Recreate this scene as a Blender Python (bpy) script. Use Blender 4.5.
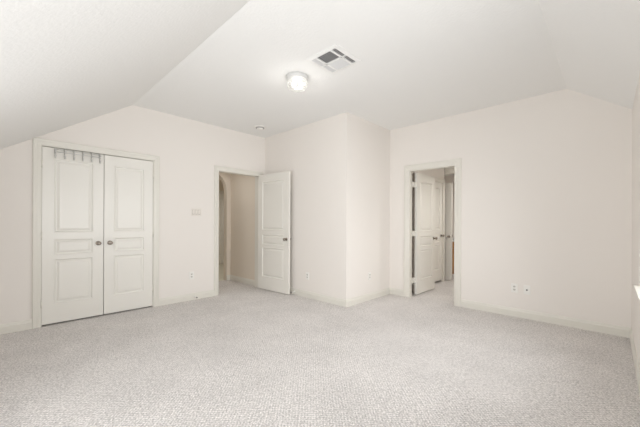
import bpy, math, random
from mathutils import Vector, Matrix
random.seed(4)
S = bpy.context.scene
COL = S.collection
for o in list(bpy.data.objects):
    bpy.data.objects.remove(o, do_unlink=True)

# ------------------------------------------------------------ camera
YAW, ROLL, F_PX = 0.7618, 0.0043, 304.08
fw = Vector((math.cos(YAW), math.sin(YAW), 0))
rt0 = Vector((math.sin(YAW), -math.cos(YAW), 0))
up0 = Vector((0, 0, 1))
rt = math.cos(ROLL) * rt0 + math.sin(ROLL) * up0
up = -math.sin(ROLL) * rt0 + math.cos(ROLL) * up0
cd = bpy.data.cameras.new('camera')
cam = bpy.data.objects.new('camera', cd)
COL.objects.link(cam)
m = Matrix((rt, up, -fw)).transposed().to_4x4()
m.translation = Vector((0, 0, 1.2))
cam.matrix_world = m
cd.sensor_width = 36
cd.lens = F_PX * 36 / 640
cd.shift_y = 10 / 640
cd.clip_start = 0.02
S.camera = cam

# ------------------------------------------------------------ world, daylight, exposure
w = bpy.data.worlds.new('sky')
S.world = w
w.use_nodes = True
w.node_tree.nodes['Background'].inputs[0].default_value = (0.86, 0.93, 1.0, 1)
w.node_tree.nodes['Background'].inputs[1].default_value = 0.23
S.view_settings.view_transform = 'Standard'
S.view_settings.look = 'None'
S.view_settings.gamma = 1
S.view_settings.use_curve_mapping = False
S.view_settings.exposure = 0.36
S.cycles.use_denoising = True
S.cycles.max_bounces = 16
S.cycles.diffuse_bounces = 10


def area(name, loc, direction, sx, sy, watts, col, spread=180):
    d = bpy.data.lights.new(name, 'AREA')
    d.shape = 'RECTANGLE'
    d.size, d.size_y = sx, sy
    d.energy = watts
    d.color = col
    d.spread = math.radians(spread)
    o = bpy.data.objects.new(name, d)
    o.location = loc
    o.rotation_euler = Vector(direction).to_track_quat('-Z', 'Y').to_euler()
    COL.objects.link(o)
    return o


# daylight through the window in the right wall; side and rear ones are added fill
area('daylight_right_window', (2.70, -0.50, 1.41), (0.15, 1, -0.4), 1.36, 1.40, 16, (0.975, 0.99, 1.0), 110)
area('fill_side_window', (1.05, -0.50, 1.30), (0, 1, 0.5), 1.65, 1.25, 27, (0.975, 0.99, 1.0), 150)  # added fill from an unseen side window, spreads across the whole room
area('fill_rear_window', (-1.02, 1.5, 0.93), (1, -0.17, 0.34), 2.7, 1.0, 40, (0.975, 0.99, 1.0), 150)  # added fill from behind the camera for the walls facing it

# ------------------------------------------------------------ materials
def mat(name, col, rough=0.6, metal=0.0, spec=0.5):
    M = bpy.data.materials.new(name)
    M.use_nodes = True
    b = M.node_tree.nodes['Principled BSDF']
    b.inputs['Base Color'].default_value = (*col, 1)
    b.inputs['Roughness'].default_value = rough
    b.inputs['Metallic'].default_value = metal
    b.inputs['Specular IOR Level'].default_value = spec
    return M


def bump(M, scale, strength, dist=0.002, detail=3):
    nt = M.node_tree
    b = nt.nodes['Principled BSDF']
    tc = nt.nodes.new('ShaderNodeTexCoord')
    n = nt.nodes.new('ShaderNodeTexNoise')
    n.inputs['Scale'].default_value = scale
    n.inputs['Detail'].default_value = detail
    bp = nt.nodes.new('ShaderNodeBump')
    bp.inputs['Strength'].default_value = strength
    bp.inputs['Distance'].default_value = dist
    nt.links.new(tc.outputs['Object'], n.inputs['Vector'])
    nt.links.new(n.outputs['Fac'], bp.inputs['Height'])
    nt.links.new(bp.outputs['Normal'], b.inputs['Normal'])
    return M


M_wall = bump(mat('wall_paint', (0.81, 0.775, 0.738), 0.75, spec=0.3), 90, 0.12)
M_ceil = bump(mat('ceiling_paint', (0.83, 0.83, 0.82), 0.85, spec=0.2), 45, 0.5, 0.004)
M_trim = mat('white_gloss_paint', (0.74, 0.722, 0.665), 0.32)
M_door = mat('white_door_paint', (0.80, 0.785, 0.74), 0.3)
M_hallwall_dim = bump(mat('wall_paint_dim', (0.76, 0.69, 0.60), 0.75, spec=0.3), 90, 0.1)  # room wall paint with the dim brownish hall light put into its colour
M_nickel = mat('aged_nickel', (0.36, 0.32, 0.28), 0.25, 1.0)
M_chrome = mat('grey_metal', (0.66, 0.66, 0.65), 0.36, 0.7)
M_plate = mat('white_plastic', (0.83, 0.82, 0.79), 0.35)
M_socket = mat('socket_plastic', (0.68, 0.66, 0.62), 0.4)  # socket faces greyer than the cover plate so they show
M_dark = mat('dark_slot', (0.04, 0.04, 0.04), 0.6)
M_rubber = mat('grey_rubber', (0.12, 0.115, 0.11), 0.7)
M_ventw = mat('white_enamel', (0.82, 0.82, 0.81), 0.4)
M_canopy = mat('satin_canopy', (0.66, 0.66, 0.65), 0.4, 0.1)
M_ivory = mat('ivory_plastic', (0.78, 0.74, 0.69), 0.4)
M_gap_shadow = mat('plate_gap_shadow', (0.42, 0.39, 0.35), 0.7)  # dark tone painted for the thin shadows around the switch rockers
M_ring = mat('grey_plastic', (0.36, 0.35, 0.34), 0.5)
M_louver = mat('louver_enamel', (0.66, 0.66, 0.66), 0.5)
M_duct_shade = mat('duct_shade', (0.17, 0.17, 0.175), 0.7)  # dark tone standing for shade inside the duct
M_tile = mat('hall_tile', (0.68, 0.66, 0.56), 0.35)
M_wood = mat('oak_wood', (0.42, 0.21, 0.06), 0.45)
M_counter = mat('white_counter', (0.80, 0.78, 0.74), 0.25)
nt = M_wood.node_tree
wv = nt.nodes.new('ShaderNodeTexWave')
wv.inputs['Scale'].default_value = 2.0
wv.inputs['Distortion'].default_value = 2.0
cr = nt.nodes.new('ShaderNodeValToRGB')
cr.color_ramp.elements[0].color = (0.50, 0.25, 0.07, 1)
cr.color_ramp.elements[1].color = (0.62, 0.34, 0.11, 1)
nt.links.new(wv.outputs['Fac'], cr.inputs['Fac'])
nt.links.new(cr.outputs['Color'], nt.nodes['Principled BSDF'].inputs['Base Color'])


def carpet_material():
    M = mat('loop_carpet', (0.6, 0.55, 0.52), 0.95, spec=0.1)
    nt = M.node_tree
    L = nt.links.new
    b = nt.nodes['Principled BSDF']
    tc = nt.nodes.new('ShaderNodeTexCoord')
    mp = nt.nodes.new('ShaderNodeMapping')
    mp.inputs['Rotation'].default_value = (0, 0, 0.3)
    L(tc.outputs['Object'], mp.inputs['Vector'])
    vo = nt.nodes.new('ShaderNodeTexVoronoi')
    vo.inputs['Scale'].default_value = 95
    n1 = nt.nodes.new('ShaderNodeTexNoise')
    n1.inputs['Scale'].default_value = 85
    n1.inputs['Detail'].default_value = 4
    n1.inputs['Roughness'].default_value = 0.75
    n2 = nt.nodes.new('ShaderNodeTexNoise')
    n2.inputs['Scale'].default_value = 2.2
    n2.inputs['Detail'].default_value = 2
    for n in (vo, n1, n2):
        L(mp.outputs['Vector'], n.inputs['Vector'])
    r1 = nt.nodes.new('ShaderNodeValToRGB')
    e = r1.color_ramp.elements
    e[0].position, e[0].color = 0.30, (0.40, 0.375, 0.352, 1)
    e[1].position, e[1].color = 0.66, (0.97, 0.94, 0.92, 1)
    e2 = e.new(0.47)
    e2.color = (0.785, 0.755, 0.742, 1)
    L(n1.outputs['Fac'], r1.inputs['Fac'])
    # loops: shade between the yarn tufts painted into the colour
    r2 = nt.nodes.new('ShaderNodeMapRange')
    r2.inputs['From Min'].default_value = 0.0
    r2.inputs['From Max'].default_value = 0.7
    r2.inputs['To Min'].default_value = 1.12
    r2.inputs['To Max'].default_value = 0.72
    L(vo.outputs['Distance'], r2.inputs['Value'])
    r3 = nt.nodes.new('ShaderNodeMapRange')
    r3.inputs['From Min'].default_value = 0.3
    r3.inputs['From Max'].default_value = 0.7
    r3.inputs['To Min'].default_value = 0.95
    r3.inputs['To Max'].default_value = 1.05
    L(n2.outputs['Fac'], r3.inputs['Value'])
    nd = nt.nodes.new('ShaderNodeTexNoise')
    nd.inputs['Scale'].default_value = 9
    L(tc.outputs['Object'], nd.inputs['Vector'])
    sub = nt.nodes.new('ShaderNodeVectorMath')
    sub.operation = 'MULTIPLY_ADD'
    sub.inputs[1].default_value = (0.012, 0.012, 0.0)
    L(nd.outputs['Color'], sub.inputs[0])
    L(tc.outputs['Object'], sub.inputs[2])
    sep = nt.nodes.new('ShaderNodeSeparateXYZ')
    L(sub.outputs['Vector'], sep.inputs['Vector'])
    sines = []
    for ax in ('X', 'Y'):
        k1 = nt.nodes.new('ShaderNodeMath')
        k1.operation = 'MULTIPLY'
        k1.inputs[1].default_value = 2 * math.pi / 0.027
        L(sep.outputs[ax], k1.inputs[0])
        k2 = nt.nodes.new('ShaderNodeMath')
        k2.operation = 'SINE'
        L(k1.outputs['Value'], k2.inputs[0])
        sines.append(k2)
    lat = nt.nodes.new('ShaderNodeMath')
    lat.operation = 'MULTIPLY'
    L(sines[0].outputs['Value'], lat.inputs[0])
    L(sines[1].outputs['Value'], lat.inputs[1])
    lat2 = nt.nodes.new('ShaderNodeMath')
    lat2.operation = 'MULTIPLY_ADD'
    lat2.inputs[1].default_value = 0.16
    lat2.inputs[2].default_value = 1.0
    L(lat.outputs['Value'], lat2.inputs[0])
    mu0 = nt.nodes.new('ShaderNodeMath')
    mu0.operation = 'MULTIPLY'
    L(r3.outputs['Result'], mu0.inputs[0])
    L(lat2.outputs['Value'], mu0.inputs[1])
    mu = nt.nodes.new('ShaderNodeMath')
    mu.operation = 'MULTIPLY'
    L(r2.outputs['Result'], mu.inputs[0])
    L(mu0.outputs['Value'], mu.inputs[1])
    mx = nt.nodes.new('ShaderNodeVectorMath')
    mx.operation = 'SCALE'
    L(r1.outputs['Color'], mx.inputs[0])
    L(mu.outputs['Value'], mx.inputs['Scale'])
    L(mx.outputs['Vector'], b.inputs['Base Color'])
    bp = nt.nodes.new('ShaderNodeBump')
    bp.inputs['Strength'].default_value = 0.5
    bp.inputs['Distance'].default_value = 0.006
    bp.invert = True
    L(vo.outputs['Distance'], bp.inputs['Height'])
    L(bp.outputs['Normal'], b.inputs['Normal'])
    return M


M_carpet = carpet_material()

M_glass = bpy.data.materials.new('window_glass')
M_glass.use_nodes = True
nt = M_glass.node_tree
nt.nodes.clear()
out = nt.nodes.new('ShaderNodeOutputMaterial')
mixs = nt.nodes.new('ShaderNodeMixShader')
tr = nt.nodes.new('ShaderNodeBsdfTransparent')
gl = nt.nodes.new('ShaderNodeBsdfGlossy')
gl.inputs['Roughness'].default_value = 0.02
mixs.inputs[0].default_value = 0.06
nt.links.new(tr.outputs[0], mixs.inputs[1])
nt.links.new(gl.outputs[0], mixs.inputs[2])
nt.links.new(mixs.outputs[0], out.inputs[0])

M_lampglass = bpy.data.materials.new('crystal_lamp_glass')
M_lampglass.use_nodes = True
nt = M_lampglass.node_tree
nt.nodes.clear()
out = nt.nodes.new('ShaderNodeOutputMaterial')
mixs = nt.nodes.new('ShaderNodeMixShader')
tr = nt.nodes.new('ShaderNodeBsdfTransparent')
tr.inputs[0].default_value = (0.97, 0.97, 0.96, 1)
gl = nt.nodes.new('ShaderNodeBsdfGlossy')
gl.inputs['Roughness'].default_value = 0.08
tl = nt.nodes.new('ShaderNodeBsdfTranslucent')
tl.inputs[0].default_value = (0.95, 0.95, 0.93, 1)
mix2 = nt.nodes.new('ShaderNodeMixShader')
mix2.inputs[0].default_value = 0.22
nt.links.new(tr.outputs[0], mix2.inputs[1])
nt.links.new(tl.outputs[0], mix2.inputs[2])
mixs.inputs[0].default_value = 0.22
nt.links.new(mix2.outputs[0], mixs.inputs[1])
nt.links.new(gl.outputs[0], mixs.inputs[2])
nt.links.new(mixs.outputs[0], out.inputs[0])

M_bulb = bpy.data.materials.new('lit_bulb')
M_bulb.use_nodes = True
nt = M_bulb.node_tree
b = nt.nodes['Principled BSDF']
b.inputs['Base Color'].default_value = (1, 1, 1, 1)
b.inputs['Emission Color'].default_value = (1.0, 0.985, 0.95, 1)
b.inputs['Emission Strength'].default_value = 2.0


# ------------------------------------------------------------ mesh helpers
class MB:
    def __init__(s):
        s.v, s.f, s.sm = [], [], []

    def face(s, pts, smooth=False):
        i = len(s.v)
        s.v += [tuple(p) for p in pts]
        s.f.append(tuple(range(i, i + len(pts))))
        s.sm.append(smooth)

    def box(s, x0, x1, y0, y1, z0, z1):
        i = len(s.v)
        s.v += [(x, y, z) for z in (z0, z1) for y in (y0, y1) for x in (x0, x1)]
        for q in ((0, 2, 3, 1), (4, 5, 7, 6), (0, 1, 5, 4), (2, 6, 7, 3), (0, 4, 6, 2), (1, 3, 7, 5)):
            s.f.append(tuple(i + k for k in q))
            s.sm.append(False)

    def grid(s, rows, close_u=False, close_v=False, smooth=False):
        i = len(s.v)
        n, k = len(rows), len(rows[0])
        for r in rows:
            s.v += [tuple(p) for p in r]
        for a in range(n if close_v else n - 1):
            for c in range(k if close_u else k - 1):
                a2, c2 = (a + 1) % n, (c + 1) % k
                s.f.append((i + a * k + c, i + a * k + c2, i + a2 * k + c2, i + a2 * k + c))
                s.sm.append(smooth)

    def lathe(s, prof, origin=(0, 0, 0), axis='z', n=24, smooth=True, sx=1.0, sy=1.0):
        """prof: (radius, height) pairs along axis"""
        rows = []
        for r, hgt in prof:
            row = []
            for k in range(n):
                t = 2 * math.pi * k / n
                a, c = r * math.cos(t) * sx, r * math.sin(t) * sy
                if axis == 'z':
                    p = (a, c, hgt)
                elif axis == 'y':
                    p = (a, hgt, c)
                else:
                    p = (hgt, a, c)
                row.append((p[0] + origin[0], p[1] + origin[1], p[2] + origin[2]))
            rows.append(row)
        s.grid(rows, close_u=True, smooth=smooth)

    def tube(s, pts, r, n=8):
        pts = [Vector(p) for p in pts]
        rows = []
        ref = Vector((0.3, 0.5, 0.8)).normalized()
        for k, p in enumerate(pts):
            d = (pts[min(k + 1, len(pts) - 1)] - pts[max(k - 1, 0)]).normalized()
            a = d.cross(ref).normalized()
            c = d.cross(a)
            rows.append([p + r * (math.cos(t) * a + math.sin(t) * c) for t in
                         [2 * math.pi * j / n for j in range(n)]])
        s.grid(rows, close_u=True, smooth=True)
        s.face(rows[0][::-1])
        s.face(rows[-1])

    def sphere(s, c, r, n=12, sz=1.0):
        prof = [(max(1e-4, r * math.sin(math.pi * k / n)), -r * sz * math.cos(math.pi * k / n)) for k in range(n + 1)]
        s.lathe(prof, c, 'z', n)

    def build(s, name, material, parent=None, bevel=0.0):
        me = bpy.data.meshes.new(name)
        me.from_pydata(s.v, [], s.f)
        for p, sm in zip(me.polygons, s.sm):
            p.use_smooth = sm
        import bmesh
        bm = bmesh.new()
        bm.from_mesh(me)
        bmesh.ops.remove_doubles(bm, verts=bm.verts, dist=1e-5)
        bmesh.ops.recalc_face_normals(bm, faces=bm.faces)
        bm.to_mesh(me)
        bm.free()
        me.materials.append(material)
        o = bpy.data.objects.new(name, me)
        COL.objects.link(o)
        if parent:
            o.parent = parent
        if bevel:
            md = o.modifiers.new('bevel', 'BEVEL')
            md.width = bevel
            md.segments = 2
            md.limit_method = 'ANGLE'
        return o


def tag(o, label, cat, group=None, kind=None):
    o['label'] = label
    o['category'] = cat
    if group:
        o['group'] = group
    if kind:
        o['kind'] = kind
    return o


def empty(name, loc=(0, 0, 0), rz=0.0):
    o = bpy.data.objects.new(name, None)
    o.empty_display_size = 0.1
    COL.objects.link(o)
    o.location = loc
    o.rotation_euler = (0, 0, rz)
    return o


def copy_tree(o, parent=None):
    c = o.copy()
    COL.objects.link(c)
    if parent:
        c.parent = parent
    for ch in list(o.children):
        copy_tree(ch, c)
    return c


# ------------------------------------------------------------ room dimensions (metres)
UA, UB, UD = -0.80, 3.424, 4.611        # wall behind camera, jutting corner, far right-hand wall
VA, VC, VE = 4.714, 2.742, -0.167       # left wall, jutting corner front, window wall
HC = 2.805
UL, SL, VR, SR = 1.2328, 0.6669, 0.3763, 0.7044
T = 0.12
TOP = 2.95
CL0, CL1, CLT = 0.308, 1.506, 2.092     # closet opening
HA0, HA1, HAT = 2.488, 3.305, 2.080     # hall opening
BD0, BD1, BDT = 1.650, 2.380, 2.072     # right-hand doorway
WD0, WD1, WDZ0, WDZ1 = 2.02, 3.385, 0.705, 2.12


def wall(name, axis, pos, thick, a0, a1, z0, z1, holes, material, label):
    """axis 'x': wall runs along x at y=pos..pos+thick ; 'y': runs along y at x=pos..pos+thick"""
    A = sorted({a0, a1, *[h[0] for h in holes], *[h[1] for h in holes]})
    Z = sorted({z0, z1, *[h[2] for h in holes], *[h[3] for h in holes]})
    A = [a for a in A if a0 <= a <= a1]
    Z = [z for z in Z if z0 <= z <= z1]

    def solid(i, j):
        if i < 0 or j < 0 or i >= len(A) - 1 or j >= len(Z) - 1:
            return False
        ca, cz = (A[i] + A[i + 1]) / 2, (Z[j] + Z[j + 1]) / 2
        return not any(h[0] < ca < h[1] and h[2] < cz < h[3] for h in holes)

    P = (lambda a, d, z: (a, d, z)) if axis == 'x' else (lambda a, d, z: (d, a, z))
    b = MB()
    d0, d1 = pos, pos + thick
    for i in range(len(A) - 1):
        for j in range(len(Z) - 1):
            if not solid(i, j):
                continue
            p, q, r, s = A[i], A[i + 1], Z[j], Z[j + 1]
            for d in (d0, d1):
                b.face([P(p, d, r), P(q, d, r), P(q, d, s), P(p, d, s)])
            if not solid(i - 1, j): b.face([P(p, d0, r), P(p, d1, r), P(p, d1, s), P(p, d0, s)])
            if not solid(i + 1, j): b.face([P(q, d0, r), P(q, d1, r), P(q, d1, s), P(q, d0, s)])
            if not solid(i, j - 1): b.face([P(p, d0, r), P(p, d1, r), P(q, d1, r), P(q, d0, r)])
            if not solid(i, j + 1): b.face([P(p, d0, s), P(p, d1, s), P(q, d1, s), P(q, d0, s)])
    return tag(b.build(name, material), label, 'wall', kind='structure')


# ------------------------------------------------------------ structure
b = MB()
b.box(UA - 0.2, 8.2, VE - 0.2, 5.86, -0.05, 0.0)
tag(b.build('floor', M_carpet), 'beige speckled wall to wall carpet floor', 'floor', kind='structure')
b = MB()
b.box(0.9, 5.6, 5.86, 8.5, -0.05, 0.001)
tag(b.build('floor_hall', M_tile), 'pale hallway floor seen beyond the arch', 'floor', kind='structure')

# ceiling: flat centre, long slope on the left, short slope to the window wall on the right
E0 = UA - 0.15
E1, V0, V1 = UD + 0.06, VE - 0.1, VA + 0.06
zl = lambda u: HC - SL * (UL - u)
zr = lambda v: HC - SR * (VR - v)
# hip where both slopes meet: SL*(UL-u) = SR*(VR-v)
vh = V0
uh = UL - SR * (VR - V0) / SL
b = MB()
b.face([(UL, VR, HC), (E1, VR, HC), (E1, V1, HC), (UL, V1, HC)])
b.face([(UL, VR, HC), (UL, V1, HC), (E0, V1, zl(E0)), (E0, V0, zl(E0)), (uh, V0, zr(V0))])
b.face([(UL, VR, HC), (uh, V0, zr(V0)), (E1, V0, zr(V0)), (E1, VR, HC)])
tag(b.build('ceiling', M_ceil), 'off white vaulted bedroom ceiling with two sloped sides', 'ceiling', kind='structure')
b = MB()
b.box(UD + 0.03, 8.3, 0.8, 3.6, 2.44, 2.5)
tag(b.build('ceiling_bath', M_ceil), 'low white ceiling beyond the right doorway', 'ceiling', kind='structure')
b = MB()
b.box(0.1, 5.7, VA + 0.07, 8.5, 2.72, 2.78)
tag(b.build('ceiling_hall', M_ceil), 'ceiling of the dim hall behind the left wall', 'ceiling', kind='structure')

wall('wall_left', 'x', VA, T, UA - 0.12, UB + 0.16, 0, TOP,
     [(CL0, CL1, 0, CLT), (HA0, HA1, 0, HAT)], M_wall, 'beige left wall holding closet and hall doorways')
wall('wall_inner_left', 'y', UB, 0.10, VC, VA, 0, TOP, [], M_wall, 'beige wall behind the open paneled door')
wall('wall_inner_right', 'x', VC, 0.10, UB + 0.10, UD + 0.02, 0, TOP, [], M_wall, 'bright beige wall right of the jutting corner')
wall('wall_back', 'y', UD, 0.074, VE - 0.05, VC + 0.05, 0, TOP, [(BD0, BD1, 0, BDT)], M_wall,
     'wide beige wall with the right doorway')
wall('wall_right', 'x', VE - 0.26, 0.26, UA - 0.12, UD + 0.05, 0, TOP, [(WD0, WD1, WDZ0, WDZ1), (0.22, 1.88, 0.62, 1.92)], M_wall,
     'beige window wall at the right edge')
wall('wall_front', 'y', UA - 0.12, 0.12, VE - 0.1, VA, 0, 1.6, [(0.10, 2.90, 0.45, 1.36)], M_wall,
     'low knee wall under the slope behind the camera')
# closet interior
wall('wall_closet_rear', 'x', 5.40, 0.05, 0.1, 1.75, 0, 2.75, [], M_wall, 'closet rear wall behind the double doors')
wall('wall_closet_left', 'y', 0.1, 0.05, VA + T, 5.40, 0, 2.75, [], M_wall, 'closet side wall left of the double doors')
wall('wall_closet_right', 'y', 1.70, 0.05, VA + T, 8.35, 0, 2.75, [], M_wall, 'closet side wall right of the double doors')
# hall behind the left wall
HU, HV = 3.345, 5.80
wall('wall_hall_right', 'y', HU, 0.06, VA + T, HV, 0, 2.75, [], M_hallwall_dim, 'shadowed wall inside the hall doorway')
wall('wall_hall_far', 'x', 8.25, 0.06, 1.7, 5.6, 0, 2.75, [], M_hallwall_dim, 'far hall wall beyond the arch')
wall('wall_hall_side', 'y', 5.55, 0.06, HV, 8.3, 0, 2.75, [], M_hallwall_dim, 'hall side wall beyond the arch')
# arched wall
b = MB()
ax0, ax1, zs = 2.45, 3.255, 1.86
rad = (ax1 - ax0) / 2
arc = [(ax0 + rad - rad * math.cos(math.pi * k / 24), zs + rad * math.sin(math.pi * k / 24)) for k in range(25)]
for y in (HV, HV + 0.12):
    b.face([(1.7, y, 0), (ax0, y, 0), (ax0, y, zs), (ax0, y, 2.75), (1.7, y, 2.75)])
    b.face([(ax1, y, 0), (5.6, y, 0), (5.6, y, 2.75), (ax1, y, 2.75), (ax1, y, zs)])
    for k in range(24):
        p, q = arc[k], arc[k + 1]
        b.face([(p[0], y, p[1]), (q[0], y, q[1]), (q[0], y, 2.75), (p[0], y, 2.75)])
path = [(ax0, 0)] + arc + [(ax1, 0)]
b.grid([[(p[0], HV, p[1]) for p in path], [(p[0], HV + 0.12, p[1]) for p in path]])
tag(b.build('wall_arch', M_hallwall_dim), 'dim hall wall with an arched opening', 'wall', kind='structure')
# passage behind the right-hand doorway
BV = 2.53
wall('wall_passage_left', 'x', BV, 0.06, UD + 0.074, 6.44, 0, 2.5, [(5.62, 6.36, 0, 2.06)], M_wall,
     'passage wall holding the second white door')
wall('wall_passage_blocker', 'x', 2.412, 0.10, UD + 0.074, 5.48, 0, 2.5, [(UD + 0.074, 5.02, 0, 2.07)], M_wall, 'short wall return hidden behind the swung door')  # added unseen wall that keeps light out of the hinge gap
wall('wall_passage_right', 'x', 0.95, 0.06, UD + 0.074, 8.2, 0, 2.5, [], M_wall, 'passage side wall beyond the right doorway')
wall('wall_passage_header', 'y', 6.48, 0.06, 0.95, 2.53, 2.26, 2.5, [], M_trim, 'white header above the third door')
wall('wall_passage_far', 'y', 7.95, 0.06, 0.95, 3.5, 0, 2.5, [], M_wall, 'pale wall at the end of the passage')
wall('wall_passage_room', 'x', 3.40, 0.06, 4.7, 8.0, 0, 2.5, [], M_wall, 'rear wall of the room beyond the passage')


# ------------------------------------------------------------ trim: casings with jambs, baseboards
def casing(name, axis, face, out, a0, a1, zt, width, depth, label, sides=(1, 1)):
    """casing on a wall face; out = sign of the room side along the wall normal; jamb lines the opening"""
    P = (lambda a, d, z: (a, d, z)) if axis == 'x' else (lambda a, d, z: (d, a, z))
    g = -0.004
    prof = [(g, 0), (g, 0.010), (0.008, 0.013), (0.03, 0.014), (0.045, 0.019), (width - 0.008, 0.021),
            (width, 0.017), (width, 0)]
    rows = []
    for o, t in prof:
        d = face + out * t
        rows.append([P(a0 - o, d, 0), P(a0 - o, d, zt + o), P(a1 + o, d, zt + o), P(a1 + o, d, 0)])
    b = MB()
    b.grid(rows)
    c = b.build(name, M_trim)
    tag(c, label, 'door trim', kind='structure')
    j = MB()
    jt = 0.012
    d0, d1 = face + out * 0.002, face - out * depth
    lo = [P(a0 - 0.001, d0, 0), P(a0 - 0.001, d0, zt + 0.001), P(a1 + 0.001, d0, zt + 0.001), P(a1 + 0.001, d0, 0)]
    li = [P(a0 + jt, d0, 0), P(a0 + jt, d0, zt - jt), P(a1 - jt, d0, zt - jt), P(a1 - jt, d0, 0)]
    lo2 = [P(a0 - 0.001, d1, 0), P(a0 - 0.001, d1, zt + 0.001), P(a1 + 0.001, d1, zt + 0.001), P(a1 + 0.001, d1, 0)]
    li2 = [P(a0 + jt, d1, 0), P(a0 + jt, d1, zt - jt), P(a1 - jt, d1, zt - jt), P(a1 - jt, d1, 0)]
    j.grid([lo, li, li2, lo2])
    j.build('jamb', M_trim, c)
    return c


casing('trim_1', 'x', VA, -1, CL0, CL1, CLT, 0.066, T, 'white casing around the closet double doors')
casing('trim_2', 'x', VA, -1, HA0, HA1, HAT, 0.070, T, 'white casing around the hall doorway in the left wall')
casing('trim_3', 'y', UD, -1, BD0, BD1, BDT, 0.085, 0.075, 'white casing around the right doorway')
casing('trim_4', 'x', BV, -1, 5.62, 6.36, 2.06, 0.07, 0.06, 'white casing around the second door in the passage')
casing('trim_5', 'x', 8.25, -1, 3.80, 4.62, 2.08, 0.07, 0.03, 'white casing of the far door beyond the arch')


def baseboard(name, runs, label, hgt=0.105, material=None):
    """runs: ((x0,y0),(x1,y1),(nx,ny)) - wall foot line and room-side normal"""
    prof = [(0.0, 0), (0.014, 0), (0.014, hgt * 0.72), (0.010, hgt * 0.80), (0.008, hgt * 0.93), (0.004, hgt), (0, hgt)]
    b = MB()
    for (p, q, n) in runs:
        rows = [[(e[0] + n[0] * t, e[1] + n[1] * t, z) for t, z in prof] for e in (p, q)]
        b.grid(rows, close_u=True)
        b.face(rows[0])
        b.face(rows[1])
    return tag(b.build(name, material or M_trim), label, 'baseboard', kind='structure')


baseboard('baseboard_left', [((UA, VA), (CL0 - 0.066, VA), (0, -1)), ((CL1 + 0.066, VA), (HA0 - 0.070, VA), (0, -1)),
                             ((HA1 + 0.070, VA), (UB, VA), (0, -1))],
          'white baseboard along the left wall either side of the closet')
baseboard('baseboard_inner_left', [((UB, VA), (UB, VC), (-1, 0))], 'white baseboard behind the open paneled door')
baseboard('baseboard_inner_right', [((UB - 0.014, VC), (UD, VC), (0, -1))], 'white baseboard right of the jutting corner')
baseboard('baseboard_back', [((UD, VC), (UD, BD1 + 0.085), (-1, 0)), ((UD, BD0 - 0.085), (UD, VE), (-1, 0))],
          'white baseboard along the wide wall with two wall plates', 0.11)
baseboard('baseboard_right', [((UD, VE), (UA, VE), (0, 1))], 'white baseboard under the window at the right edge')
baseboard('baseboard_front', [((UA, VE), (UA, VA), (1, 0))], 'white baseboard on the knee wall behind the camera')
baseboard('baseboard_hall', [((HU, VA + T), (HU, HV), (-1, 0)), ((HU, HV), (ax1, HV), (0, -1))],
          'baseboard inside the dim hall', 0.11)
baseboard('baseboard_passage', [((6.43, BV), (6.44, BV), (0, -1)), ((5.48, BV), (5.55, BV), (0, -1))],
          'white baseboard inside the passage')

# ------------------------------------------------------------ windows (daylight)
def window(name, axis, c, a0, a1, z0, z1, label, sill_face, sill_back, sill_out):
    P = (lambda a, d: (a, d)) if axis == 'x' else (lambda a, d: (d, a))
    r = empty(name, (*P((a0 + a1) / 2, c), z0))
    tag(r, label, 'window', kind='structure')

    def bx(mb, p, q, d0, d1, za, zb):
        x0, y0 = P(p, d0)
        x1, y1 = P(q, d1)
        ox, oy, oz = r.location
        mb.box(min(x0, x1) - ox, max(x0, x1) - ox, min(y0, y1) - oy, max(y0, y1) - oy, za - oz, zb - oz)

    fr = MB()
    for p, q, za, zb in ((a0, a0 + .05, z0, z1), (a1 - .05, a1, z0, z1), (a0 + .05, a1 - .05, z0, z0 + .05),
                         (a0 + .05, a1 - .05, z1 - .05, z1)):
        bx(fr, p, q, c - .02, c + .02, za, zb)
    n = 2
    for k in range(1, n):
        mu = a0 + (a1 - a0) * k / n
        bx(fr, mu - .025, mu + .025, c - .02, c + .02, z0 + .05, z1 - .05)
    fr.build('window_frame', M_plate, r)
    for k in range(n):
        g = MB()
        p = a0 + (a1 - a0) * k / n + .03
        q = a0 + (a1 - a0) * (k + 1) / n - .03
        bx(g, p, q, c - .003, c + .003, z0 + .045, z1 - .045)
        g.build('pane', M_glass, r)
    s = MB()
    bx(s, a0 + .001, a1 - .001, sill_back, sill_face - 0.0005, z0 - 0.0, z0 + .022)
    bx(s, a0 - 0.05, a1 + 0.05, sill_face + 0.0005, sill_face + sill_out, z0 - 0.0, z0 + .022)
    s.build('window_sill', M_trim, r)
    return r


window('window_1', 'x', VE - 0.225, WD0, WD1, WDZ0, WDZ1, 'window in the right wall with a white sill', VE, VE - 0.21, 0.031)
window('added_window_3', 'x', VE - 0.225, 0.22, 1.88, 0.62, 1.92, 'unseen window added in the right wall beside the camera', VE, VE - 0.21, 0.012)  # added opening for the side fill light
window('added_window_2', 'y', UA - 0.09, 0.10, 2.90, 0.45, 1.36, 'unseen low window added in the knee wall behind the camera', UA, UA - 0.07, 0.012)  # added opening for the rear fill light


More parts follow.
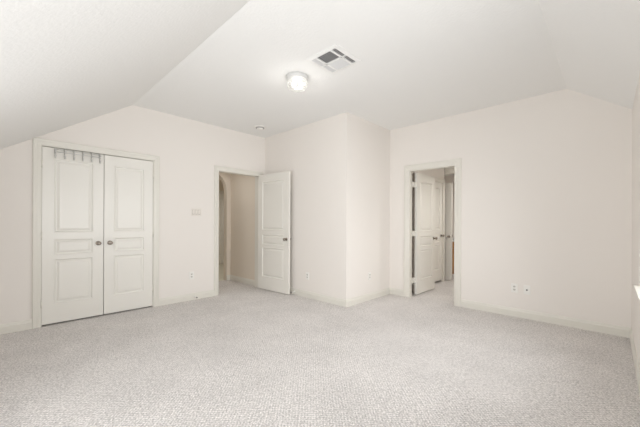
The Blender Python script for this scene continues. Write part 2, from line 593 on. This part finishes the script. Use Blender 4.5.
# ------------------------------------------------------------ doors
def door(name, width, height, label, cat='door', hinge_side=None, group=None, knob=True, back_knob=False, knob_z=0.92):
    """leaf runs along local +x from the hinge (0), thickness 0 (front, y=0) .. 0.035 (y=+), foot at z=0"""
    r = empty(name)
    tag(r, label, cat, group, 'structure')
    th = 0.035
    st = 0.115 if width > 0.62 else 0.105
    X = [0, st, width - st, width]
    k = height / 2.05
    Z = [0, 0.222 * k, 0.752 * k, 0.795 * k, 0.985 * k, 1.058 * k, 1.925 * k, height]
    lf = MB()
    for y in (0, th):
        for j in range(7):
            for i in range(3):
                if i == 1 and j in (1, 3, 5):
                    continue
                lf.face([(X[i], y, Z[j]), (X[i + 1], y, Z[j]), (X[i + 1], y, Z[j + 1]), (X[i], y, Z[j + 1])])
    for a in (0, width):
        lf.face([(a, 0, 0), (a, th, 0), (a, th, height), (a, 0, height)])
    for z in (0, height):
        lf.face([(0, 0, z), (width, 0, z), (width, th, z), (0, th, z)])

    def ring(x0, x1, z0, z1, i, y):
        return [(x0 + i, y, z0 + i), (x1 - i, y, z0 + i), (x1 - i, y, z1 - i), (x0 + i, y, z1 - i)]

    for (z0, z1) in ((Z[1], Z[2]), (Z[3], Z[4]), (Z[5], Z[6])):
        for y, s in ((0, 1), (th, -1)):      # sticking moulding cut into the leaf
            lf.grid([ring(X[1], X[2], z0, z1, i, y + s * d) for i, d in
                     ((0, 0), (0.004, -0.003), (0.010, -0.002), (0.018, 0.009))], close_u=True)
    lf.build('leaf', M_door, r)
    for (z0, z1) in ((Z[1], Z[2]), (Z[3], Z[4]), (Z[5], Z[6])):
        p = MB()
        for y, s in ((0, 1), (th, -1)):
            rows = [ring(X[1], X[2], z0, z1, i, y + s * d) for i, d in
                    ((0.018, 0.009), (0.028, 0.010), (0.050, 0.001), (0.056, 0.001))]
            p.grid(rows, close_u=True)
            p.face(rows[-1])
        p.build('panel', M_door, r)
    if knob:
        kx = width - 0.055
        for s, y in ((-1, 0), (1, th)) if back_knob else ((-1, 0),):
            kb = MB()
            kb.lathe([(0.0105, 0.004), (0.0095, 0.022), (0.016, 0.026), (0.0235, 0.033), (0.0255, 0.042), (0.0225, 0.050),
                      (0.014, 0.055), (0.0005, 0.056)] if s > 0 else
                     [(0.0105, -0.006), (0.0095, -0.028), (0.016, -0.032), (0.0235, -0.040), (0.0255, -0.050),
                      (0.0225, -0.060), (0.014, -0.066), (0.0005, -0.067)], (kx, y, knob_z), 'y', 24)
            kk = kb.build('knob', M_nickel, r)
            kk['label'] = 'aged nickel door knob'
            ro = MB()
            ro.lathe([(0.0005, 0), (0.028, 0), (0.028, s * 0.004), (0.024, s * 0.008), (0.0005, s * 0.009)],
                     (kx, y, knob_z), 'y', 24)
            ro.build('rosette', M_nickel, kk)
    return r


def hinges(d, hx, y, height, material, s=1, plate=0.0):
    for z in (0.24, height * 0.5, height - 0.20):
        hb = MB()
        hb.lathe([(0.0005, -0.045), (0.0065, -0.045), (0.0065, 0.045), (0.0005, 0.045)], (hx, y, z), 'z', 12)
        if plate:
            hb.box(min(hx, hx - plate), max(hx, hx - plate), y - 0.004, y + 0.02, z - 0.045, z + 0.045)
        hb.build('hinge', material, d)


# closet pair: front faces just inside the casing
mid = 0.9125
d1 = door('door_1', mid - CL0 - 0.018, 2.055, 'left closet door leaf with the hook rack hung on top', 'closet door', group=None)
d1.location = (CL0 + 0.0145, VA + 0.004, 0.018)
hinges(d1, -0.003, -0.005, 2.055, M_trim)
# right leaf is the mirror image: its hinge is on the right, so it is built from the right and turned
d2 = door('door_2', CL1 - mid - 0.018, 2.055, 'right closet door leaf without hooks', 'closet door', knob=False)
d2.location = (CL1 - 0.0145 - (CL1 - mid - 0.018), VA + 0.004, 0.018)
wd2 = CL1 - mid - 0.018
hinges(d2, wd2 + 0.003, -0.005, 2.055, M_trim)
kb = MB()
kb.lathe([(0.0105, -0.006), (0.0095, -0.028), (0.016, -0.032), (0.0235, -0.040), (0.0255, -0.050), (0.0225, -0.060),
          (0.014, -0.066), (0.0005, -0.067)], (0.062, 0, 0.92), 'y', 24)
kk = kb.build('knob', M_nickel, d2)
kk['label'] = 'aged nickel door knob'
ro = MB()
ro.lathe([(0.0005, 0), (0.028, 0), (0.028, -0.004), (0.024, -0.008), (0.0005, -0.009)], (0.062, 0, 0.92), 'y', 24)
ro.build('rosette', M_nickel, kk)

# hall door, swung open past square against the wall behind it
d3 = door('door_3', 0.808, 2.065, 'open white three panel door swung against the inner wall', back_knob=True)
TH = math.radians(3.4)
# local +x -> (sin TH, -cos TH) ; local y=0 (front, seen) faces -u
d3.rotation_euler = (0, 0, -math.pi / 2 + TH)
face_off = 0.035
d3.location = (3.264, 4.688, 0.012)
hinges(d3, -0.004, 0.040, 2.065, M_trim)

# right-hand doorway: leaf swung away into the passage
d4 = door('door_4', 0.728, 2.035, 'white door swung away inside the right doorway', back_knob=True)
d4.location = (UD + 0.176, BD1 - 0.045, 0.02)
for z in (0.24, 1.02, 1.835):
    hb = MB()
    hb.box(-0.104, 0.001, 0.026, 0.032, z - 0.045, z + 0.045)
    hb.lathe([(0.0005, z - 0.047), (0.0075, z - 0.047), (0.0075, z + 0.047), (0.0005, z + 0.047)], (-0.058, 0.0290, 0), 'z', 12)
    hb.build('hinge', M_trim, d4)
for ch in d4.children:
    if ch.name.startswith('hinge'):
        ch['label'] = 'painted hinge bridging the dark gap at the jamb'
# second door, closed in the passage wall
d5 = door('door_5', 0.712, 2.02, 'closed second white door in the passage wall')
d5.location = (5.634, BV + 0.006, 0.04)
# third door, turned to face the doorway
d6 = door('door_6', 0.70, 2.06, 'third white door half hidden at the end of the passage', back_knob=True)
d6.rotation_euler = (0, 0, -math.pi / 2)
d6.location = (6.56, 3.115, 0.015)
lt = MB()
lt.box(0.70, 0.706, 0.008, 0.027, 0.90, 0.96)
lt.build('latch', M_nickel, d6)
# far door beyond the arch
d7 = door('door_7', 0.79, 2.05, 'distant white door seen through the hall arch')
d7.location = (3.815, 8.225, 0.012)


# ------------------------------------------------------------ over-door hook rack
r = empty('hook_rack', (0.65, VA + 0.004, 2.043))
tag(r, 'grey metal hook rack hanging over the top of the left closet door', 'hook rack')
rl = MB()
rl.tube([(-0.225, -0.008, 0.016), (0.225, -0.008, 0.016)], 0.0035)
rl.build('rail', M_chrome, r)
rl = MB()
rl.tube([(-0.225, -0.008, -0.014), (0.225, -0.008, -0.014)], 0.0035)
rl.build('rail', M_chrome, r)
for x in (-0.216, 0.216):
    bk = MB()
    bk.box(x - 0.009, x + 0.009, -0.0045, -0.003, -0.02, 0.033)
    bk.box(x - 0.009, x + 0.009, -0.0045, 0.038, 0.0305, 0.032)
    bk.build('bracket', M_chrome, r)
for k in range(6):
    x = -0.216 + 0.0864 * k
    hk = MB()
    hk.tube([(x, -0.010, 0.030), (x, -0.010, -0.03), (x, -0.010, -0.072), (x, -0.016, -0.086), (x, -0.030, -0.088),
             (x, -0.040, -0.078), (x, -0.043, -0.066)], 0.0062, 10)
    hk.tube([(x, -0.010, -0.028), (x, -0.026, -0.034), (x, -0.048, -0.024), (x, -0.054, -0.006)], 0.0056, 10)
    ho = hk.build('hook', M_chrome, r)
    for by, bz in ((-0.0435, -0.063), (-0.0545, -0.003)):
        bl = MB()
        bl.sphere((x, by, bz), 0.0115)
        bl.build('ball_tip', M_chrome, ho)


# ------------------------------------------------------------ wall plates
def plate_mesh(wd, hg):
    b = MB()
    rows = []
    for i, d in ((0, 0), (0, -0.003), (0.004, -0.006)):
        rows.append([(-wd / 2 + i, d, -hg / 2 + i), (wd / 2 - i, d, -hg / 2 + i), (wd / 2 - i, d, hg / 2 - i), (-wd / 2 + i, d, hg / 2 - i)])
    b.grid(rows, close_u=True)
    b.face(rows[-1])
    return b


def screw(parent, x, z):
    b = MB()
    b.lathe([(0.0035, -0.006), (0.0035, -0.0068), (0.0004, -0.0075)], (x, 0, z), 'y', 10)
    b.build('screw', M_plate, parent)


def outlet(label, loc, rz, group):
    r = empty('wall_outlet', loc, rz)
    tag(r, label, 'outlet', group)
    plate_mesh(0.072, 0.117).build('cover_plate', M_plate, r)
    for z in (-0.0195, 0.0195):
        s = MB()
        pr = [(0.0170, -0.006), (0.0170, -0.0085), (0.0004, -0.0085)]
        s.lathe(pr, (0, 0, z), 'y', 20, smooth=False, sy=0.82)
        so = s.build('socket', M_socket, r)
        sl = MB()
        sl.box(-0.0085, -0.005, -0.0092, -0.008, z - 0.002, z + 0.009)
        sl.box(0.005, 0.0085, -0.0092, -0.008, z - 0.002, z + 0.008)
        sl.lathe([(0.0028, -0.008), (0.0028, -0.0092), (0.0003, -0.0092)], (0, 0, z - 0.0075), 'y', 10)
        sl.build('slot', M_dark, so)
    screw(r, 0, 0)
    return r


G = 'white wall plates near the baseboards'
outlet('white outlet on the left wall between closet and hall doorway', (2.048, VA, 0.382), 0, G)
outlet('white outlet on the inner wall right of the open door', (UB, 3.540, 0.350), -math.pi / 2, G)
outlet('white outlet on the bright wall right of the jutting corner', (4.011, VC, 0.376), 0, G)
outlet('white outlet left of the cable jack plate on the wide wall', (UD, 0.897, 0.372), -math.pi / 2, G)
r = empty('cable_jack', (UD, 0.761, 0.367), -math.pi / 2)
tag(r, 'white plate with one dark round cable jack on the wide wall', 'cable jack', G)
plate_mesh(0.072, 0.117).build('cover_plate', M_plate, r)
j = MB()
j.lathe([(0.0105, -0.006), (0.0105, -0.010), (0.007, -0.010), (0.007, -0.020), (0.0004, -0.020)], (0, 0, 0), 'y', 12, smooth=False)
j.build('jack', M_rubber, r)
screw(r, 0, 0.042)
screw(r, 0, -0.042)
r = empty('light_switch', (2.118, VA, 1.370))
tag(r, 'white triple light switch on the left wall beside the hall doorway', 'light switch')
plate_mesh(0.164, 0.117).build('cover_plate', M_ivory, r)
for x in (-0.046, 0, 0.046):
    s = MB()
    s.face([(x - .0165, -0.006, -.033), (x + .0165, -0.006, -.033), (x + .0165, -0.0095, 0), (x - .0165, -0.0095, 0)])
    s.face([(x - .0165, -0.0095, 0), (x + .0165, -0.0095, 0), (x + .0165, -0.011, .033), (x - .0165, -0.011, .033)])
    for sx in (-.0165, .0165):
        s.face([(x + sx, -0.004, -.033), (x + sx, -0.006, -.033), (x + sx, -0.0095, 0), (x + sx, -0.011, .033), (x + sx, -0.004, .033)])
    s.face([(x - .0165, -0.011, .033), (x + .0165, -0.011, .033), (x + .0165, -0.004, .033), (x - .0165, -0.004, .033)])
    rk = s.build('rocker', M_ivory, r)
    g_ = MB()
    g_.box(x - .0195, x + .0195, -0.0064, -0.0055, -.036, .036)
    g_.build('gap', M_gap_shadow, rk)  # dark backing drawn as the shadow line around the rocker
    screw(r, x, 0.048)
    screw(r, x, -0.048)


# ------------------------------------------------------------ spring door stops on the baseboards
def doorstop(label, loc, rz):
    r = empty('door_stop', loc, rz)
    tag(r, label, 'door stop', 'spring door stops')
    b = MB()
    b.lathe([(0.0004, 0), (0.013, 0), (0.012, -0.006), (0.006, -0.010), (0.0004, -0.010)], (0, 0, 0), 'y', 16)
    b.build('base', M_plate, r)
    pts = []
    for k in range(96):
        t = k / 95
        a = t * 2 * math.pi * 12
        pts.append((0.0058 * math.cos(a), -0.008 - 0.055 * t, 0.0058 * math.sin(a) - 0.006 * t * t))
    b = MB()
    b.tube(pts, 0.0017, 6)
    b.build('spring', M_plate, r)
    b = MB()
    b.lathe([(0.0004, -0.062), (0.0085, -0.062), (0.010, -0.068), (0.0095, -0.080), (0.0004, -0.083)], (0, 0, -0.006), 'y', 16)
    b.build('tip', M_rubber, r)
    return r


doorstop('small door stop on the left wall baseboard below the outlet', (2.095, VA - 0.014, 0.050), 0)
doorstop('small door stop behind the free edge of the open door', (UB - 0.014, 3.835, 0.055), -math.pi / 2)


# ------------------------------------------------------------ ceiling light
def ceiling_light(label, loc, watts, kind='SPOT'):
    r = empty('ceiling_light', loc)
    tag(r, label, 'ceiling light')
    c = MB()
    c.lathe([(0.0005, 0), (0.118, 0), (0.120, -0.006), (0.119, -0.026), (0.112, -0.036), (0.100, -0.040), (0.0005, -0.040)],
            (0, 0, 0), 'z', 48)
    c.build('canopy', M_canopy, r)
    g = MB()
    n = 36
    prof = [(0.096, -0.041), (0.106, -0.055), (0.110, -0.078), (0.106, -0.103), (0.092, -0.126), (0.066, -0.143),
            (0.035, -0.152), (0.0006, -0.154)]
    rows = []
    for i, (rr, z) in enumerate(prof):          # cut flutes
        rows.append([(rr * (1 + 0.035 * (-1) ** k) * math.cos(2 * math.pi * (k + 0.5 * (i % 2)) / n),
                      rr * (1 + 0.035 * (-1) ** k) * math.sin(2 * math.pi * (k + 0.5 * (i % 2)) / n), z) for k in range(n)])
    g.grid(rows, close_u=True)
    g.build('glass_bowl', M_lampglass, r)
    for s in (-1, 1):
        q = MB()
        q.lathe([(0.013, -0.041), (0.013, -0.060), (0.018, -0.068), (0.027, -0.086), (0.028, -0.098), (0.022, -0.114),
                 (0.010, -0.122), (0.0005, -0.123)], (s * 0.045, 0, 0), 'z', 16)
        q.build('bulb', M_bulb, r)
    d = bpy.data.lights.new('lamp_glow', kind)
    if kind == 'SPOT':
        d.spot_size = math.radians(168)
        d.spot_blend = 0.7
    d.energy = watts
    d.color = (1.0, 0.98, 0.94)
    d.shadow_soft_size = 0.06
    lo = bpy.data.objects.new('lamp_glow', d)
    COL.objects.link(lo)
    lo.location = (loc[0], loc[1], loc[2] - 0.24)
    return r


ceiling_light('lit round glass ceiling light beside the air vent', (2.235, 2.485, HC), 1.2, 'POINT')
ceiling_light('lit ceiling light in the passage beyond the right doorway', (5.55, 1.25, 2.44), 25)
ceiling_light('unseen ceiling light added in the far hall beyond the arch', (3.4, 7.0, 2.72), 30)  # added out of view to brighten the far door
ceiling_light('unseen ceiling light added to light the vanity beyond the third door', (6.85, 1.95, 2.44), 16)  # added out of view to brighten the vanity and end wall
ceiling_light('unseen ceiling light added in the dim hall before the arch', (2.55, 5.30, 2.72), 8.3)  # added out of view to brighten the near hall walls

# ------------------------------------------------------------ ceiling air register
vx0, vx1, vy0, vy1 = -0.178, 0.178, -0.172, 0.172
r = empty('air_vent', (2.250, 1.966, HC))
tag(r, 'square white four way air vent in the ceiling', 'air vent')
r.scale = (1.10, 1.11, 1.0)
b = MB()
fw_ = 0.034
inn = (vx0 + fw_, vx1 - fw_, vy0 + fw_, vy1 - fw_)
prof = [(0, 0), (0, -0.004), (0.028, -0.011), (fw_, -0.011), (fw_, 0.0)]
rows = [[(vx0 + i, vy0 + i, z), (vx1 - i, vy0 + i, z), (vx1 - i, vy1 - i, z), (vx0 + i, vy1 - i, z)] for i, z in prof]
b.grid(rows, close_u=True)
# cross bars that part the face: a line across the middle and two along the sides
yA, yB = vy0 + 0.088, vy1 - 0.088
for y in (yA, yB):
    b.box(inn[0], inn[1], y - 0.007, y + 0.007, -0.011, -0.003)
b.box(-0.007, 0.007, inn[2], inn[3], -0.011, -0.003)
b.build('frame', M_ventw, r)
b = MB()
b.box(inn[0] - 0.004, inn[1] + 0.004, inn[2] - 0.004, inn[3] + 0.004, -0.0015, -0.0005)  # flat dark sheet stands in for the shaded duct interior
b.build('duct_shade_sheet', M_duct_shade, r)


def louver(x0, x1, y0, y1, along, tilt, n, parent):
    """n thin angled blades filling a cell"""
    for k in range(n):
        t = (k + 0.5) / n
        bl = MB()
        hw, hz, th = 0.0075, 0.005, 0.0008
        if along == 'y':
            c = x0 + (x1 - x0) * t
            P = lambda o, z, e: (c + o, e, z)
            e0, e1 = y0, y1
        else:
            c = y0 + (y1 - y0) * t
            P = lambda o, z, e: (e, c + o, z)
            e0, e1 = x0, x1
        za, zb = -0.0065 - hz * tilt * 0.9, -0.0065 + hz * tilt * 0.9
        q = [(-hw, za), (hw, zb), (hw, zb + th * 1.4), (-hw, za + th * 1.4)]
        bl.grid([[P(o, z, e0) for o, z in q], [P(o, z, e1) for o, z in q]], close_u=True)
        bl.face([P(o, z, e0) for o, z in q])
        bl.face([P(o, z, e1) for o, z in q])
        bl.build('louver', M_louver, parent)


louver(inn[0], -0.007, yA + 0.007, yB - 0.007, 'y', 1, 7, r)
louver(0.007, inn[1], yA + 0.007, yB - 0.007, 'y', -1, 7, r)
louver(inn[0], -0.007, inn[2], yA - 0.007, 'x', 1, 3, r)
louver(0.007, inn[1], inn[2], yA - 0.007, 'x', 1, 3, r)
louver(inn[0], -0.007, yB + 0.007, inn[3], 'x', -1, 3, r)
louver(0.007, inn[1], yB + 0.007, inn[3], 'x', -1, 3, r)

# ------------------------------------------------------------ small round detector
r = empty('smoke_detector', (2.974, 4.229, HC))
tag(r, 'small round ceiling detector near the corner above the open door', 'smoke detector')
r.scale = (1.3, 1.3, 1.0)
b = MB()
b.lathe([(0.0005, 0), (0.074, 0), (0.076, -0.004), (0.071, -0.012), (0.060, -0.014), (0.0005, -0.014)], (0, 0, 0), 'z', 32)
b.build('base', M_plate, r)
b = MB()
b.lathe([(0.056, -0.014), (0.052, -0.026), (0.0005, -0.027)], (0, 0, 0), 'z', 24)
b.build('vent_ring', M_ring, r)
b = MB()
b.lathe([(0.040, -0.026), (0.040, -0.036), (0.030, -0.044), (0.0005, -0.046)], (0, 0, 0), 'z', 32)
b.build('cap', M_plate, r)

# ------------------------------------------------------------ wood vanity at the end of the passage
r = empty('vanity_cabinet', (7.45, 2.60, 0))
tag(r, 'brown wood vanity cabinet glimpsed past the third door', 'cabinet')
r.scale = (1, 1, 1.08)
b = MB()
b.box(0, 0.48, -0.60, 0.60, 0.09, 0.72)
b.box(0.06, 0.48, -0.60, 0.60, 0.0, 0.09)
b.build('body', M_wood, r)
for k in range(3):
    y0 = -0.59 + 0.395 * k
    dd = MB()
    dd.box(-0.018, 0, y0, y0 + 0.385, 0.12, 0.56)
    dr = dd.build('cabinet_door', M_wood, r, 0.004)
    dd = MB()
    dd.box(-0.018, 0, y0, y0 + 0.385, 0.575, 0.705)
    dd.build('drawer', M_wood, r, 0.004)
b = MB()
b.box(-0.03, 0.49, -0.62, 0.62, 0.72, 0.76)
b.build('countertop', M_counter, r, 0.006)
